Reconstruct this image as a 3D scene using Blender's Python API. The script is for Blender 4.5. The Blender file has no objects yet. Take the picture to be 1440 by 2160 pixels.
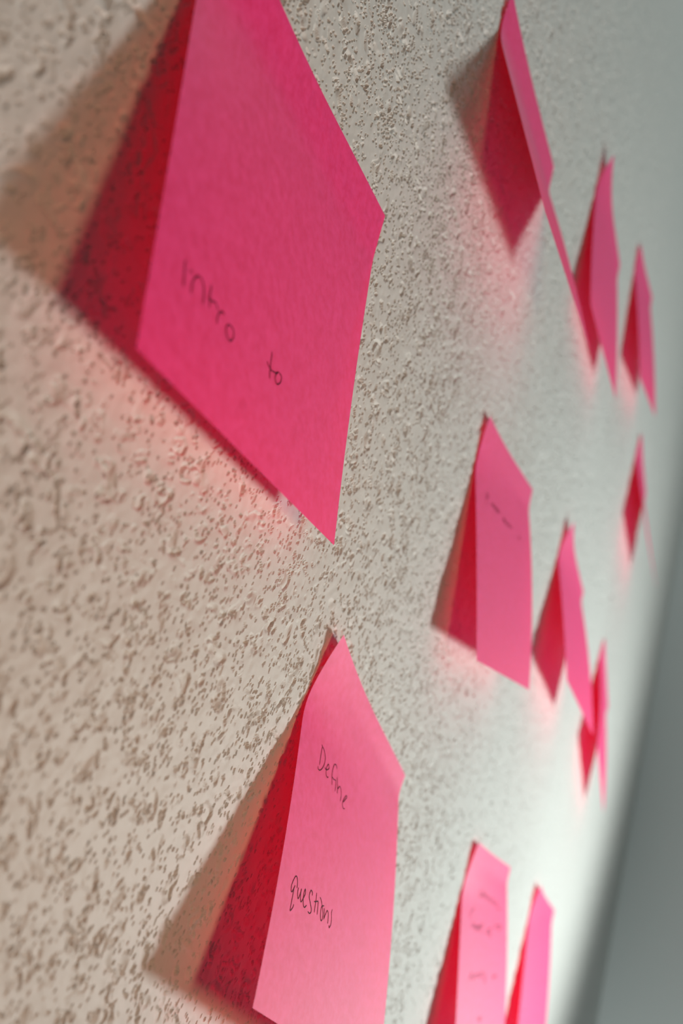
import bpy, math
import numpy as np
from mathutils import Matrix, Vector

# --------------------------------------------------------------------------
# Wall frame used throughout, in millimetres: u along the wall (away from the
# viewer), v up the wall, n out from the wall into the room.
# World: x = u, z = v + Z0, y = -n   (metres)
Z0 = 1.35
def P(u, v, n=0.0):
    return Vector((u * 0.001, -n * 0.001, v * 0.001 + Z0))
def D(u, v, n):
    return Vector((u, -n, v))

scene = bpy.context.scene
col = scene.collection

# ----------------------------------------------------------------- camera
cam_d = bpy.data.cameras.new('camera')
cam = bpy.data.objects.new('camera', cam_d)
col.objects.link(cam)
right = D(0.3309885, 0.2835776, 0.9000169)
down = D(0.4325741, -0.8932561, 0.1223648)
fwd = D(0.8386455, 0.3488226, -0.4183258)
M = Matrix((right, -down, -fwd)).transposed().to_4x4()
M.translation = P(-157.457, -136.432, 85.112)
cam.matrix_world = M
cam_d.sensor_fit = 'AUTO'
cam_d.sensor_width = 36.0
cam_d.lens = 1972.691 / 2160 * 36.0
cam_d.clip_start = 0.003
cam_d.clip_end = 50
cam_d.dof.use_dof = True
cam_d.dof.focus_distance = 0.187
cam_d.dof.aperture_fstop = 13.0
scene.camera = cam

# ------------------------------------------------------------ world, lights
world = bpy.data.worlds.new('room_light')
scene.world = world
world.use_nodes = True
bg = world.node_tree.nodes['Background']
bg.inputs['Color'].default_value = (0.80, 1.0, 1.0, 1)
bg.inputs['Strength'].default_value = 0.03

def aim(ob, target):
    d = (target - ob.location).normalized()
    ob.rotation_euler = d.to_track_quat('-Z', 'Y').to_euler()

# cool lamp further down the wall, below the notes, shining back up at them
sd = bpy.data.lights.new('cool_spot_lamp', 'SPOT')
so = bpy.data.objects.new('cool_spot_lamp', sd)
col.objects.link(so)
so.location = P(412, -190, 362)
aim(so, P(290, 45, 0))
sd.color = (0.89, 0.97, 0.93)
sd.energy = 7.5
sd.spot_size = math.radians(116)
sd.spot_blend = 0.7
sd.shadow_soft_size = 0.035

# warm lamp near the viewer
wd = bpy.data.lights.new('warm_lamp', 'AREA')
wo = bpy.data.objects.new('warm_lamp', wd)
col.objects.link(wo)
wo.location = P(-30, -150, 200)
aim(wo, P(-80, -80, 0))
wd.shape = 'DISK'
wd.size = 0.05
wd.color = (1.0, 0.53, 0.30)
wd.energy = 0.13

# unseen cool fill light, added high up to brighten the upper far wall
cd = bpy.data.lights.new('upper_fill_light', 'AREA')
co_ = bpy.data.objects.new('upper_fill_light', cd)
col.objects.link(co_)
co_.location = P(260, 820, 140)
aim(co_, P(320, 330, 0))
cd.shape = 'SQUARE'
cd.size = 0.2
cd.color = (0.84, 1.0, 0.98)
cd.energy = 1.2

# added low fill spot, standing for no real lamp, to lift the end wall
fd = bpy.data.lights.new('end_wall_fill', 'SPOT')
fo = bpy.data.objects.new('end_wall_fill', fd)
col.objects.link(fo)
fo.location = P(540, -450, 35)
aim(fo, P(785, -80, 80))
fd.color = (0.88, 1.0, 0.97)
fd.energy = 1.6
fd.spot_size = math.radians(80)
fd.spot_blend = 1.0
fd.shadow_soft_size = 0.04

scene.view_settings.view_transform = 'Standard'
scene.view_settings.look = 'None'
scene.view_settings.gamma = 1.0
scene.view_settings.use_curve_mapping = False
scene.view_settings.exposure = 0.0

# -------------------------------------------------------------- materials
def new_mat(name):
    m = bpy.data.materials.new(name)
    m.use_nodes = True
    nt = m.node_tree
    for n in list(nt.nodes):
        nt.nodes.remove(n)
    out = nt.nodes.new('ShaderNodeOutputMaterial')
    return m, nt, out

def wall_mat(name, color, grain):
    m, nt, out = new_mat(name)
    b = nt.nodes.new('ShaderNodeBsdfPrincipled')
    b.inputs['Base Color'].default_value = (*color, 1)
    b.inputs['Roughness'].default_value = 0.55
    b.inputs['Specular IOR Level'].default_value = 0.35
    tc = nt.nodes.new('ShaderNodeTexCoord')
    n1 = nt.nodes.new('ShaderNodeTexNoise')
    n1.inputs['Scale'].default_value = 900
    n1.inputs['Detail'].default_value = 3
    nt.links.new(tc.outputs['Object'], n1.inputs['Vector'])
    bu = nt.nodes.new('ShaderNodeBump')
    bu.inputs['Strength'].default_value = grain
    bu.inputs['Distance'].default_value = 0.0004
    nt.links.new(n1.outputs['Fac'], bu.inputs['Height'])
    nt.links.new(bu.outputs['Normal'], b.inputs['Normal'])
    nt.links.new(b.outputs['BSDF'], out.inputs['Surface'])
    return m

MAT_WALL = wall_mat('painted_textured_plaster', (0.80, 0.79, 0.76), 0.06)
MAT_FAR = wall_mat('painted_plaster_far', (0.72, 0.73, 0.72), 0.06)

def paper_mat():
    m, nt, out = new_mat('pink_paper')
    tc = nt.nodes.new('ShaderNodeTexCoord')
    no = nt.nodes.new('ShaderNodeTexNoise')
    no.inputs['Scale'].default_value = 520
    no.inputs['Detail'].default_value = 7
    no.inputs['Roughness'].default_value = 0.72
    nt.links.new(tc.outputs['Object'], no.inputs['Vector'])
    ramp = nt.nodes.new('ShaderNodeValToRGB')
    ramp.color_ramp.elements[0].position = 0.36
    ramp.color_ramp.elements[0].color = (0.74, 0.030, 0.225, 1)
    ramp.color_ramp.elements[1].position = 0.64
    ramp.color_ramp.elements[1].color = (0.92, 0.060, 0.335, 1)
    nt.links.new(no.outputs['Fac'], ramp.inputs['Fac'])
    bu = nt.nodes.new('ShaderNodeBump')
    bu.inputs['Strength'].default_value = 0.25
    bu.inputs['Distance'].default_value = 0.0001
    nt.links.new(no.outputs['Fac'], bu.inputs['Height'])
    df = nt.nodes.new('ShaderNodeBsdfDiffuse')
    nt.links.new(ramp.outputs['Color'], df.inputs['Color'])
    nt.links.new(bu.outputs['Normal'], df.inputs['Normal'])
    tr = nt.nodes.new('ShaderNodeBsdfTranslucent')
    tr.inputs['Color'].default_value = (0.53, 0.003, 0.015, 1)
    mx = nt.nodes.new('ShaderNodeAddShader')      # reflected plus transmitted (fluorescent red)
    nt.links.new(df.outputs['BSDF'], mx.inputs[0])
    nt.links.new(tr.outputs['BSDF'], mx.inputs[1])
    gl = nt.nodes.new('ShaderNodeBsdfGlossy')
    gl.inputs['Roughness'].default_value = 0.58
    gl.inputs['Color'].default_value = (1, 1, 1, 1)
    nt.links.new(bu.outputs['Normal'], gl.inputs['Normal'])
    lw = nt.nodes.new('ShaderNodeLayerWeight')
    lw.inputs['Blend'].default_value = 0.5
    pw = nt.nodes.new('ShaderNodeMath'); pw.operation = 'POWER'
    pw.inputs[1].default_value = 3.5
    fr = nt.nodes.new('ShaderNodeMath'); fr.operation = 'MULTIPLY_ADD'
    fr.inputs[1].default_value = 0.5
    fr.inputs[2].default_value = 0.015
    mn = nt.nodes.new('ShaderNodeMath'); mn.operation = 'MINIMUM'
    mn.inputs[1].default_value = 0.2
    nt.links.new(fr.outputs[0], mn.inputs[0])
    nt.links.new(lw.outputs['Facing'], pw.inputs[0])
    nt.links.new(pw.outputs[0], fr.inputs[0])
    mx2 = nt.nodes.new('ShaderNodeMixShader')
    nt.links.new(mn.outputs[0], mx2.inputs['Fac'])
    nt.links.new(mx.outputs['Shader'], mx2.inputs[1])
    nt.links.new(gl.outputs['BSDF'], mx2.inputs[2])
    nt.links.new(mx2.outputs['Shader'], out.inputs['Surface'])
    return m
MAT_PAPER = paper_mat()

def ink_mat():
    m, nt, out = new_mat('pen_ink')
    b = nt.nodes.new('ShaderNodeBsdfPrincipled')
    no = nt.nodes.new('ShaderNodeTexNoise')
    no.inputs['Scale'].default_value = 1500
    tc = nt.nodes.new('ShaderNodeTexCoord')
    nt.links.new(tc.outputs['Object'], no.inputs['Vector'])
    ramp = nt.nodes.new('ShaderNodeValToRGB')
    ramp.color_ramp.elements[0].color = (0.035, 0.003, 0.014, 1)
    ramp.color_ramp.elements[1].color = (0.10, 0.006, 0.035, 1)
    nt.links.new(no.outputs['Fac'], ramp.inputs['Fac'])
    nt.links.new(ramp.outputs['Color'], b.inputs['Base Color'])
    b.inputs['Roughness'].default_value = 0.6
    b.inputs['Specular IOR Level'].default_value = 0.2
    nt.links.new(b.outputs['BSDF'], out.inputs['Surface'])
    return m
MAT_INK = ink_mat()

# ------------------------------------------------ wall with trowelled texture
U_END = 780.0

def build_wall():
    rng = np.random.default_rng(11)
    h = 0.3                                   # raster step, mm
    u0, v0 = -130.0, -215.0
    nu, nv = 3072, 2160                       # covers 921 x 648 mm
    ku = np.fft.fftfreq(nu, h)[:, None]
    kv = np.fft.rfftfreq(nv, h)[None, :]
    k = np.sqrt(ku * ku + kv * kv)
    def noise(lo, hi, au=1.0, av=1.0):
        """gaussian noise with wavelengths between lo and hi mm"""
        kk = np.sqrt((ku * au) ** 2 + (kv * av) ** 2)
        f = np.exp(-(kk * lo) ** 2) * (1 - np.exp(-(kk * hi) ** 2))
        a = np.fft.irfft2(np.fft.rfft2(rng.standard_normal((nu, nv))) * f, s=(nu, nv))
        return a / a.std()
    def ss(a, lo, hi):
        t = np.clip((a - lo) / (hi - lo), 0, 1)
        return t * t * (3 - 2 * t)
    cluster = noise(9, 50)
    # small crisp pinholes, and fewer larger blow holes
    rough = 0.30 * ss(v0 + h * np.arange(nv), -70, 30)[None, :]     # coarser towards the top
    H = -0.9 * ss(noise(0.55, 1.1) + 0.25 * cluster, 2.40, 2.58)
    H -= 1.0 * ss(noise(0.9, 1.8, 1.0, 0.85) + 0.25 * cluster + rough, 2.42, 2.57)
    H -= 1.0 * ss(noise(1.4, 2.8, 1.0, 0.7) + rough, 2.48, 2.62)
    # short tears left by the trowel
    H -= 0.55 * ss(noise(3.5, 12), 0.85, 1.15) * np.exp(-(noise(3.0, 9, 1.0, 0.55) / 0.16) ** 4)
    # ledges where one trowel stroke overlaps the next: sharp drop, slow recovery
    def saw(x, soft):
        f = x - np.floor(x)
        return np.where(f < soft, 1 - ss(f, 0, soft), ss(f, soft, 1.0))
    for sc, amp, thr in ((5.0, 0.50, 0.65), (3.0, 0.30, 1.15)):
        m = ss(noise(sc * 1.0, sc * 3), thr, thr + 0.6)
        H += amp * m * (saw(0.55 * noise(sc, sc * 3.2) + 0.37, 0.06) - 1)
    H += 0.05 * (noise(9, 40) - 2)
    H += 0.03 * (noise(2.6, 8) - 1.5)          # gentle undulation of the coat
    H += 0.004 * noise(0.8, 3)
    H = np.minimum(H, 0.0)

    def axis(parts):
        out = []
        for a, b, st in parts:
            out.append(np.arange(a, b - st * 0.5, st))
        out.append(np.array([parts[-1][1]]))
        return np.concatenate(out)
    # finest grid nearest the viewer, coarser blocks further off; blocks overlap a little
    fine_v = [(-196, 76, 0.30)]
    blocks = [
        ([(-118, 61, 0.30)], fine_v),
        ([(60, 161, 0.45)], [(-196, 182, 0.45)]),
        ([(-118, -39, 2.0)], [(75, 141, 2.0)]),
        ([(-40, 61, 0.45)], [(75, 141, 0.45)]),
        ([(-118, 61, 2.0)], [(140, 400, 2.0)]),
        ([(60, 161, 0.7)], [(181, 400, 0.7)]),
        ([(160, 332, 0.9)], [(-196, 400, 0.8)]),
        ([(330, U_END, 2.2)], [(-196, 400, 1.6)]),
        ([(-1200, -120, 60), (-120, -117.5, 2.5)], [(-1300, 1030, 30)]),
        ([(-118, U_END, 26)], [(-1300, -206, 50), (-206, -195, 5.5)]),
        ([(-118, U_END, 26)], [(399, 409, 5), (409, 1030, 50)]),
    ]
    COS, QS, base = [], [], 0
    for pu, pv in blocks:
        us, vs = axis(pu), axis(pv)
        fu = (us - u0) / h
        fv = (vs - v0) / h
        iu = np.clip(fu.astype(int), 0, nu - 2); iv = np.clip(fv.astype(int), 0, nv - 2)
        tu = np.clip(fu - iu, 0, 1)[:, None]; tv = np.clip(fv - iv, 0, 1)[None, :]
        Z = (H[np.ix_(iu, iv)] * (1 - tu) * (1 - tv) + H[np.ix_(iu + 1, iv)] * tu * (1 - tv)
             + H[np.ix_(iu, iv + 1)] * (1 - tu) * tv + H[np.ix_(iu + 1, iv + 1)] * tu * tv)
        fade = (ss(us, -117, -112) * (1 - ss(us, U_END - 8, U_END)))[:, None] * (ss(vs, -194, -188) * (1 - ss(vs, 388, 398)))[None, :]
        Z = Z * fade
        a, b = len(us), len(vs)
        co = np.empty((a, b, 3), np.float32)
        co[..., 0] = us[:, None] * 0.001
        co[..., 1] = -Z * 0.001
        co[..., 2] = vs[None, :] * 0.001 + Z0
        idx = np.arange(a * b).reshape(a, b) + base
        base += a * b
        COS.append(co.reshape(-1, 3))
        QS.append(np.stack([idx[:-1, :-1], idx[1:, :-1], idx[1:, 1:], idx[:-1, 1:]], -1).reshape(-1, 4).astype(np.int32))
    co = np.concatenate(COS)
    q = np.concatenate(QS)
    me = bpy.data.meshes.new('wall_left')
    me.vertices.add(len(co))
    me.vertices.foreach_set('co', co.ravel())
    me.loops.add(q.size)
    me.loops.foreach_set('vertex_index', q.ravel())
    me.polygons.add(len(q))
    me.polygons.foreach_set('loop_start', np.arange(0, q.size, 4, dtype=np.int32))
    me.polygons.foreach_set('use_smooth', np.zeros(len(q), bool))
    me.update(calc_edges=True)
    me.materials.append(MAT_WALL)
    o = bpy.data.objects.new('wall_left', me)
    col.objects.link(o)
    o['kind'] = 'structure'
    o['label'] = 'pale wall with rough pitted trowelled plaster texture'
    return o
build_wall()

def box(name, a, b, mat):
    (x0, y0, z0), (x1, y1, z1) = a, b
    vs = [(x, y, z) for x in (x0, x1) for y in (y0, y1) for z in (z0, z1)]
    fs = [(0, 1, 3, 2), (4, 6, 7, 5), (0, 4, 5, 1), (2, 3, 7, 6), (0, 2, 6, 4), (1, 5, 7, 3)]
    me = bpy.data.meshes.new(name)
    me.from_pydata(vs, [], fs)
    me.materials.append(mat)
    o = bpy.data.objects.new(name, me)
    col.objects.link(o)
    return o
wf = box('wall_far', (U_END * 0.001, -2.4, Z0 - 1.3), (U_END * 0.001 + 0.1, 0.02, Z0 + 1.03), MAT_FAR)
wf['kind'] = 'structure'
wf['label'] = 'plain grey wall in shade beyond the corner'

# ------------------------------------------------------------ sticky notes
SIDE = 76.0
LIFT = 0.18          # mm, adhesive strip sits on the tops of the plaster

def edge_profile(a, k, s0, r, s):
    """down / out distance along one side edge: flat strip, quick bend, curl"""
    ds = 0.5
    g = np.arange(0, SIDE + 1e-6, ds)
    sm = (g[:-1] + g[1:]) / 2
    t = np.clip((sm - s0) / r, 0, 1)
    ph = a * t * t * (3 - 2 * t) + k * np.clip(sm - s0 - r, 0, None)
    dn = np.concatenate([[0], np.cumsum(np.cos(ph) * ds)])
    ot = np.concatenate([[0], np.cumsum(np.sin(ph) * ds)])
    return np.interp(s, g, dn), np.interp(s, g, ot)

class Sheet:
    def __init__(self, *par):
        self.p = par
    def at(self, w, s):
        """w, s in mm from the left and top edge -> (u, v, n) relative to the top right corner"""
        u, v, rot, aL, kL, aR, kR, peel, sL, sR = self.p
        w = np.asarray(w, float) / SIDE
        s = np.asarray(s, float)
        dL, oL = edge_profile(aL, kL, sL, 12.0, s)
        dR, oR = edge_profile(aR, kR, sR, 5.0, s)
        d = dL * (1 - w) + dR * w
        o = oL * (1 - w) + oR * w
        o = o + peel * np.clip(1 - s / 22., 0, None) ** 2 * np.clip(1 - w / 0.6, 0, None) ** 2
        lu = (w - 1) * SIDE
        lv = -d
        c, sn = math.cos(rot), math.sin(rot)
        return np.stack([c * lu - sn * lv, sn * lu + c * lv, o + LIFT], -1)
    def local(self, w, s):
        q = self.at(w, s) * 0.001
        return np.stack([q[..., 0], -q[..., 2], q[..., 1]], -1)
    def normal(self, w, s, e=0.4):
        dw = self.local(np.asarray(w) + e, s) - self.local(np.asarray(w) - e, s)
        dsn = self.local(w, np.asarray(s) + e) - self.local(w, np.asarray(s) - e)
        n = np.cross(dsn, dw)
        return n / np.linalg.norm(n, axis=-1, keepdims=True)   # points into the room

def make_note(par, label):
    sh = Sheet(*par)
    nw, ns = 24, 64
    w = np.linspace(0, SIDE, nw + 1)[:, None] + np.zeros(ns + 1)
    s = np.linspace(0, SIDE, ns + 1)[None, :] + np.zeros((nw + 1, 1))
    co = sh.local(w, s).reshape(-1, 3)
    idx = np.arange((nw + 1) * (ns + 1)).reshape(nw + 1, ns + 1)
    fs = np.stack([idx[:-1, :-1], idx[:-1, 1:], idx[1:, 1:], idx[1:, :-1]], -1).reshape(-1, 4)
    me = bpy.data.meshes.new('sticky_note')
    me.from_pydata(co.tolist(), [], fs.tolist())
    me.polygons.foreach_set('use_smooth', [True] * len(me.polygons))
    me.materials.append(MAT_PAPER)
    o = bpy.data.objects.new('sticky_note', me)
    col.objects.link(o)
    o.location = P(par[0], par[1], 0)
    o['label'] = label
    o['category'] = 'sticky note'
    o['group'] = 'pink sticky notes on the wall'
    return o, sh

def smooth_stroke(pts, n=6):
    p = np.array(pts, float)
    if len(p) < 3:
        t = np.linspace(0, 1, n)[:, None]
        return p[0] * (1 - t) + p[-1] * t
    closed = np.allclose(p[0], p[-1])
    e = np.vstack([p[-2] if closed else 2 * p[0] - p[1], p, p[1] if closed else 2 * p[-1] - p[-2]])
    out = []
    for i in range(1, len(e) - 2):
        p0, p1, p2, p3 = e[i - 1], e[i], e[i + 1], e[i + 2]
        for t in np.arange(n) / n:
            out.append(0.5 * (2 * p1 + (p2 - p0) * t + (2 * p0 - 5 * p1 + 4 * p2 - p3) * t * t + (3 * p1 - p0 - 3 * p2 + p3) * t ** 3))
    out.append(e[-2])
    return np.array(out)

def write_word(note, sh, strokes, width, label):
    V, F = [], []
    for st in strokes:
        q = smooth_stroke(st)
        tg = np.gradient(q, axis=0)
        tg /= np.linalg.norm(tg, axis=1, keepdims=True) + 1e-9
        nr = np.stack([-tg[:, 1], tg[:, 0]], 1)
        taper = np.full(len(q), width / 2)
        taper[0] *= 0.6; taper[-1] *= 0.5
        rows = []
        for sgn in (-1, 1):
            e = q + sgn * nr * taper[:, None]
            rows.append(sh.local(e[:, 0], e[:, 1]) + sh.normal(e[:, 0], e[:, 1]) * 0.00006)
        b = len(V)
        n = len(q)
        V += rows[0].tolist() + rows[1].tolist()
        F += [(b + i, b + i + 1, b + n + i + 1, b + n + i) for i in range(n - 1)]
    me = bpy.data.meshes.new('handwriting')
    me.from_pydata(V, [], F)
    me.materials.append(MAT_INK)
    o = bpy.data.objects.new('handwriting', me)
    col.objects.link(o)
    o.parent = note
    o['label'] = label
    return o

# u, v of top right corner, tilt, left lift/curl, right lift/curl, corner peel, strip height left/right
NOTES = {
    'intro':  ([-10.723, -4.467, 0.096, 0.1998, -0.0003, 0.1115, 0.0008, 2.4013, 3.3598, 8.5594],
               'largest pink sticky note, nearest the viewer, handwritten with Intro to'),
    'define': ([101.297, -105.686, -0.2272, 0.2775, -0.0017, 0.3049, -0.0014, 2.509, 11.2255, 3.2662],
               'pink sticky note handwritten with Define questions, below the Intro to note'),
    'n3':     ([89.611, 107.094, 0.1253, 0.3917, 0.0, 0.4267, -0.0012, 1.0024, 7.979, 7.5122],
               'pink sticky note at the top seen nearly edge-on, casting a grey shadow leftwards'),
    'n4':     ([224.929, 174.625, 0.0464, 0.1103, 0.0012, 0.1842, -0.0008, 4.1808, 11.1689, 5.4608],
               'blank pink sticky note with peeling top corner, just right of the nearly edge-on note'),
    'n5':     ([331.301, 236.555, 0.2751, 0.2144, -0.001, 0.2235, -0.0014, 1.1923, 9.1002, 4.711],
               'small blurred pink sticky note, rightmost of the upper three'),
    'n6':     ([162.805, 16.745, 0.1653, 0.2224, -0.0006, 0.2539, -0.0021, 1.5678, 10.1018, 5.6291],
               'pink sticky note with one faint line of handwriting, right of the Intro to note'),
    'n7':     ([308.632, 31.389, -0.0679, 0.2975, -0.0011, 0.3479, -0.0022, 3.5343, 12.5738, 3.4376],
               'blank pink sticky note whose bottom tip overlaps a thinner blurred note behind'),
    'n8':     ([478.574, 15.732, -0.3142, 0.2472, -0.0024, 0.2294, -0.0016, 0.3745, 8.2569, 5.1525],
               'thin very blurred pink sticky note partly hidden behind the tip of a nearer note'),
    'n9':     ([465.585, 168.166, -0.071, 0.2816, -0.0001, 0.2684, 0.0004, 0.8146, 11.0, 4.5412],
               'smallest blurred pink sticky note beside a dark red diamond shadow, near the far corner'),
    'n10':    ([273.674, -111.867, -0.0127, 0.2005, -0.0003, 0.2492, -0.0016, 2.1142, 11.3833, 4.4517],
               'pale pink sticky note with several blurred lines of handwriting, at the bottom edge'),
    'n11':    ([420.355, -119.062, -0.0945, 0.1222, -0.0001, 0.1879, -0.0014, 2.6303, 8.7889, 4.845],
               'blank pink sticky note at the bottom edge, right of the pale written note'),
}
# handwriting as pen strokes, mm from the left and top edge of each note
STROKES = {
    'intro': [
        ('Intro', [[(7.55,58.23),(7.79,59.84),(8.06,61.95)],[(9.16,58.57),(9.53,58.94)],[(10.22,61.63),(10.16,60.17),(10.41,59.31),(10.95,58.54),(11.46,58.06),(12.38,58.01),(13.25,58.7),(13.61,59.86),(13.74,61.17)],[(15.23,57.12),(15.21,58.13),(15.42,59.55),(15.59,60.57)],[(14.68,59.39),(15.23,59.39),(15.77,59.33),(17.01,58.83),(17.64,59.01),(17.94,59.53)],[(18.41,61.52),(18.32,60.3),(18.74,59.33),(19.47,58.88),(20.2,58.86)],[(21.63,59.66),(21.22,60.55),(21.56,61.36),(22.42,61.72),(23.14,61.6),(23.76,60.66),(23.61,59.71),(22.91,59.4),(21.63,59.66)]]),
        ('to', [[(37.34,55.38),(37.42,57.32),(37.54,58.83),(37.77,60.12)],[(36.06,57.83),(36.82,58.28),(37.97,58.45),(39.67,58),(40.91,57.18)],[(40.75,57.26),(39.92,58.19),(39.82,59.04),(40.54,59.53),(41.38,59.2),(42.12,58.3),(42.07,57.44),(41.12,57.23)]]),
    ],
    'define': [
        ('Define', [[(12.98,21.48),(12.79,23.32),(12.54,25.8)],[(12.76,20.93),(13.03,21.27),(14.2,21.46),(15.1,22.06),(15.66,22.92),(15.49,24.1),(14.59,25.51),(13.24,26.66),(12.12,26.89),(11.82,26.39)],[(15.99,24.79),(16.87,24.95),(18.05,24.33),(18.56,23.73),(17.96,23.17),(17.14,24.09),(16.92,25.11),(17.21,25.98),(18.1,26.18),(18.67,25.8)],[(23.7,21.81),(23.22,21.26),(22.46,21.18),(21.72,21.56),(21.18,22.56),(20.85,23.82),(21.04,25.13),(21.56,26.47)],[(21.13,24.72),(22.17,24.82),(23.66,24.54),(23.9,25.74),(23.85,26.96)],[(24.34,23.41),(24.79,24.43),(25.3,25.6),(25.38,26.77)],[(25.3,26.07),(25.79,25.3),(26.62,24.62),(27.59,24.91),(28.03,25.85),(28.02,26.78),(27.84,27.6)],[(29.99,26.9),(31.04,25.9),(32.09,24.81),(31.46,24.74),(30.41,25.79),(29.59,27.06),(29.69,27.85),(30.41,28.21),(31.35,27.88)]]),
        ('questions', [[(9.76,52.6),(9.46,51.47),(8.87,50.76),(8.15,50.79),(7.39,51.74),(6.87,52.89),(6.97,53.82),(7.53,53.97),(8.11,53.22),(8.57,52.42)],[(8.18,52.87),(8.22,53.91),(8.15,55.22),(8.1,56.27),(8.2,57.27),(9.2,56.33),(9.37,55.72)],[(10.44,52.22),(10.36,53.06),(10.81,53.98),(11.22,54.05),(11.75,53.11),(12.05,51.94),(12,52.87),(12.38,53.89),(12.9,54.18),(13.77,53.13),(14.41,52.1),(14.07,51.37),(13.72,51.99),(13.66,53.16),(14.18,54.23),(14.99,54.6),(15.92,53.9)],[(18.21,51.31),(18.12,50.83),(17.25,50.56),(16.66,51.38),(16.78,52.18),(17.8,52.95),(18.75,53.74),(18.76,54.41),(18.05,54.83),(17.1,54.74)],[(20.37,50.03),(20.65,51.39),(20.58,52.68),(20.63,53.93)],[(19.73,52.02),(20.88,51.62),(21.93,51.25)],[(21.93,51.25),(22.21,52.44),(22.33,53.84)],[(22.7,50.23),(23.55,50.57),(24.25,51.21)],[(25.58,51.06),(24.39,51.51),(24.13,52.45),(24.41,53.64),(25.06,54.17),(25.63,53.62),(25.55,52.53),(24.89,51.7),(24.25,51.21)],[(25.99,51.37),(26.28,52.31),(26.44,53.55)],[(26.49,53.36),(27.18,52.13),(27.82,51.33),(28.72,51.76),(29,52.71),(29.06,53.64)],[(30.76,50.18),(30.56,51.03),(31.03,52.11),(30.97,53.26),(30.32,54.05),(29.99,53.63)]]),
    ],
    'n6': [
        ('blurred', [[(13.16,21.07),(11.97,23),(12.2,25.06)],[(13.16,21.07),(15.22,21.5),(12.66,23.29)],[(18.1,23.12),(19.28,23.6),(21.6,22.23),(21.11,23.89),(23.77,22.59),(23.6,24.17),(26.35,22.34),(26.15,24.1),(28.93,22.43),(28.79,23.67)],[(34.18,22.8),(33.59,24.88),(36.17,23.1),(35.95,24.91),(38.87,23.39),(39.4,24.64),(42.39,23.1),(42.55,24.47),(45.92,23.19),(46.54,23.91)],[(54.39,25.41),(56.06,24.23),(58.38,23.98),(56.68,25.17)]]),
    ],
    'n10': [
        ('blurred', [[(25.97,13.5),(26.25,17.05),(31.65,14.72),(31.89,16.49),(35.54,15.1),(37.49,16.97),(41.94,15.5),(43.76,17.42),(48.36,15.66),(50.08,17.62),(55.03,16.36),(56.62,18.35),(61.87,18.15)]]),
        ('blurred', [[(18.23,21.77),(13.75,23.61),(12.04,25.9)],[(16.77,26.24),(16.07,28.44),(22.21,27.02),(21.47,29.24),(26.55,26.94),(25.7,28.7),(30.89,26.12),(30.55,27.87),(31.36,29.78)],[(47.24,26.41),(40.27,27.92),(39.23,29),(45.05,28.6),(45.21,30.11)],[(51.51,26.36),(55.77,24.88),(62.14,24.4),(63.47,25.23),(58.39,26.39)]]),
        ('blurred', [[(14.21,46.17),(18.72,43.51),(20.14,45.53),(23.04,44.52),(28.1,43.41),(29.43,44.77),(34.48,42.7),(35.92,44.57),(38.4,45.93),(40.07,42.74)],[(52.75,42.03),(51.93,44.3),(56.51,42.9),(57.28,43.88)]]),
        ('blurred', [[(30.06,57.76),(31.34,58.68),(34.34,57.76),(33.76,59.83)]]),
    ],
}
WORD_LABEL = {'Intro': 'handwritten word Intro in dark pen', 'to': 'handwritten word to in dark pen',
              'Define': 'handwritten word Define in dark pen', 'questions': 'handwritten word questions in dark pen',
              'blurred': 'blurred line of dark handwriting'}
PEN = {'intro': 0.25, 'define': 0.23, 'n6': 0.30, 'n10': 0.38}
for key, (par, label) in NOTES.items():
    note, sh = make_note(par, label)
    for word, strokes in STROKES.get(key, []):
        write_word(note, sh, strokes, PEN[key], WORD_LABEL[word])
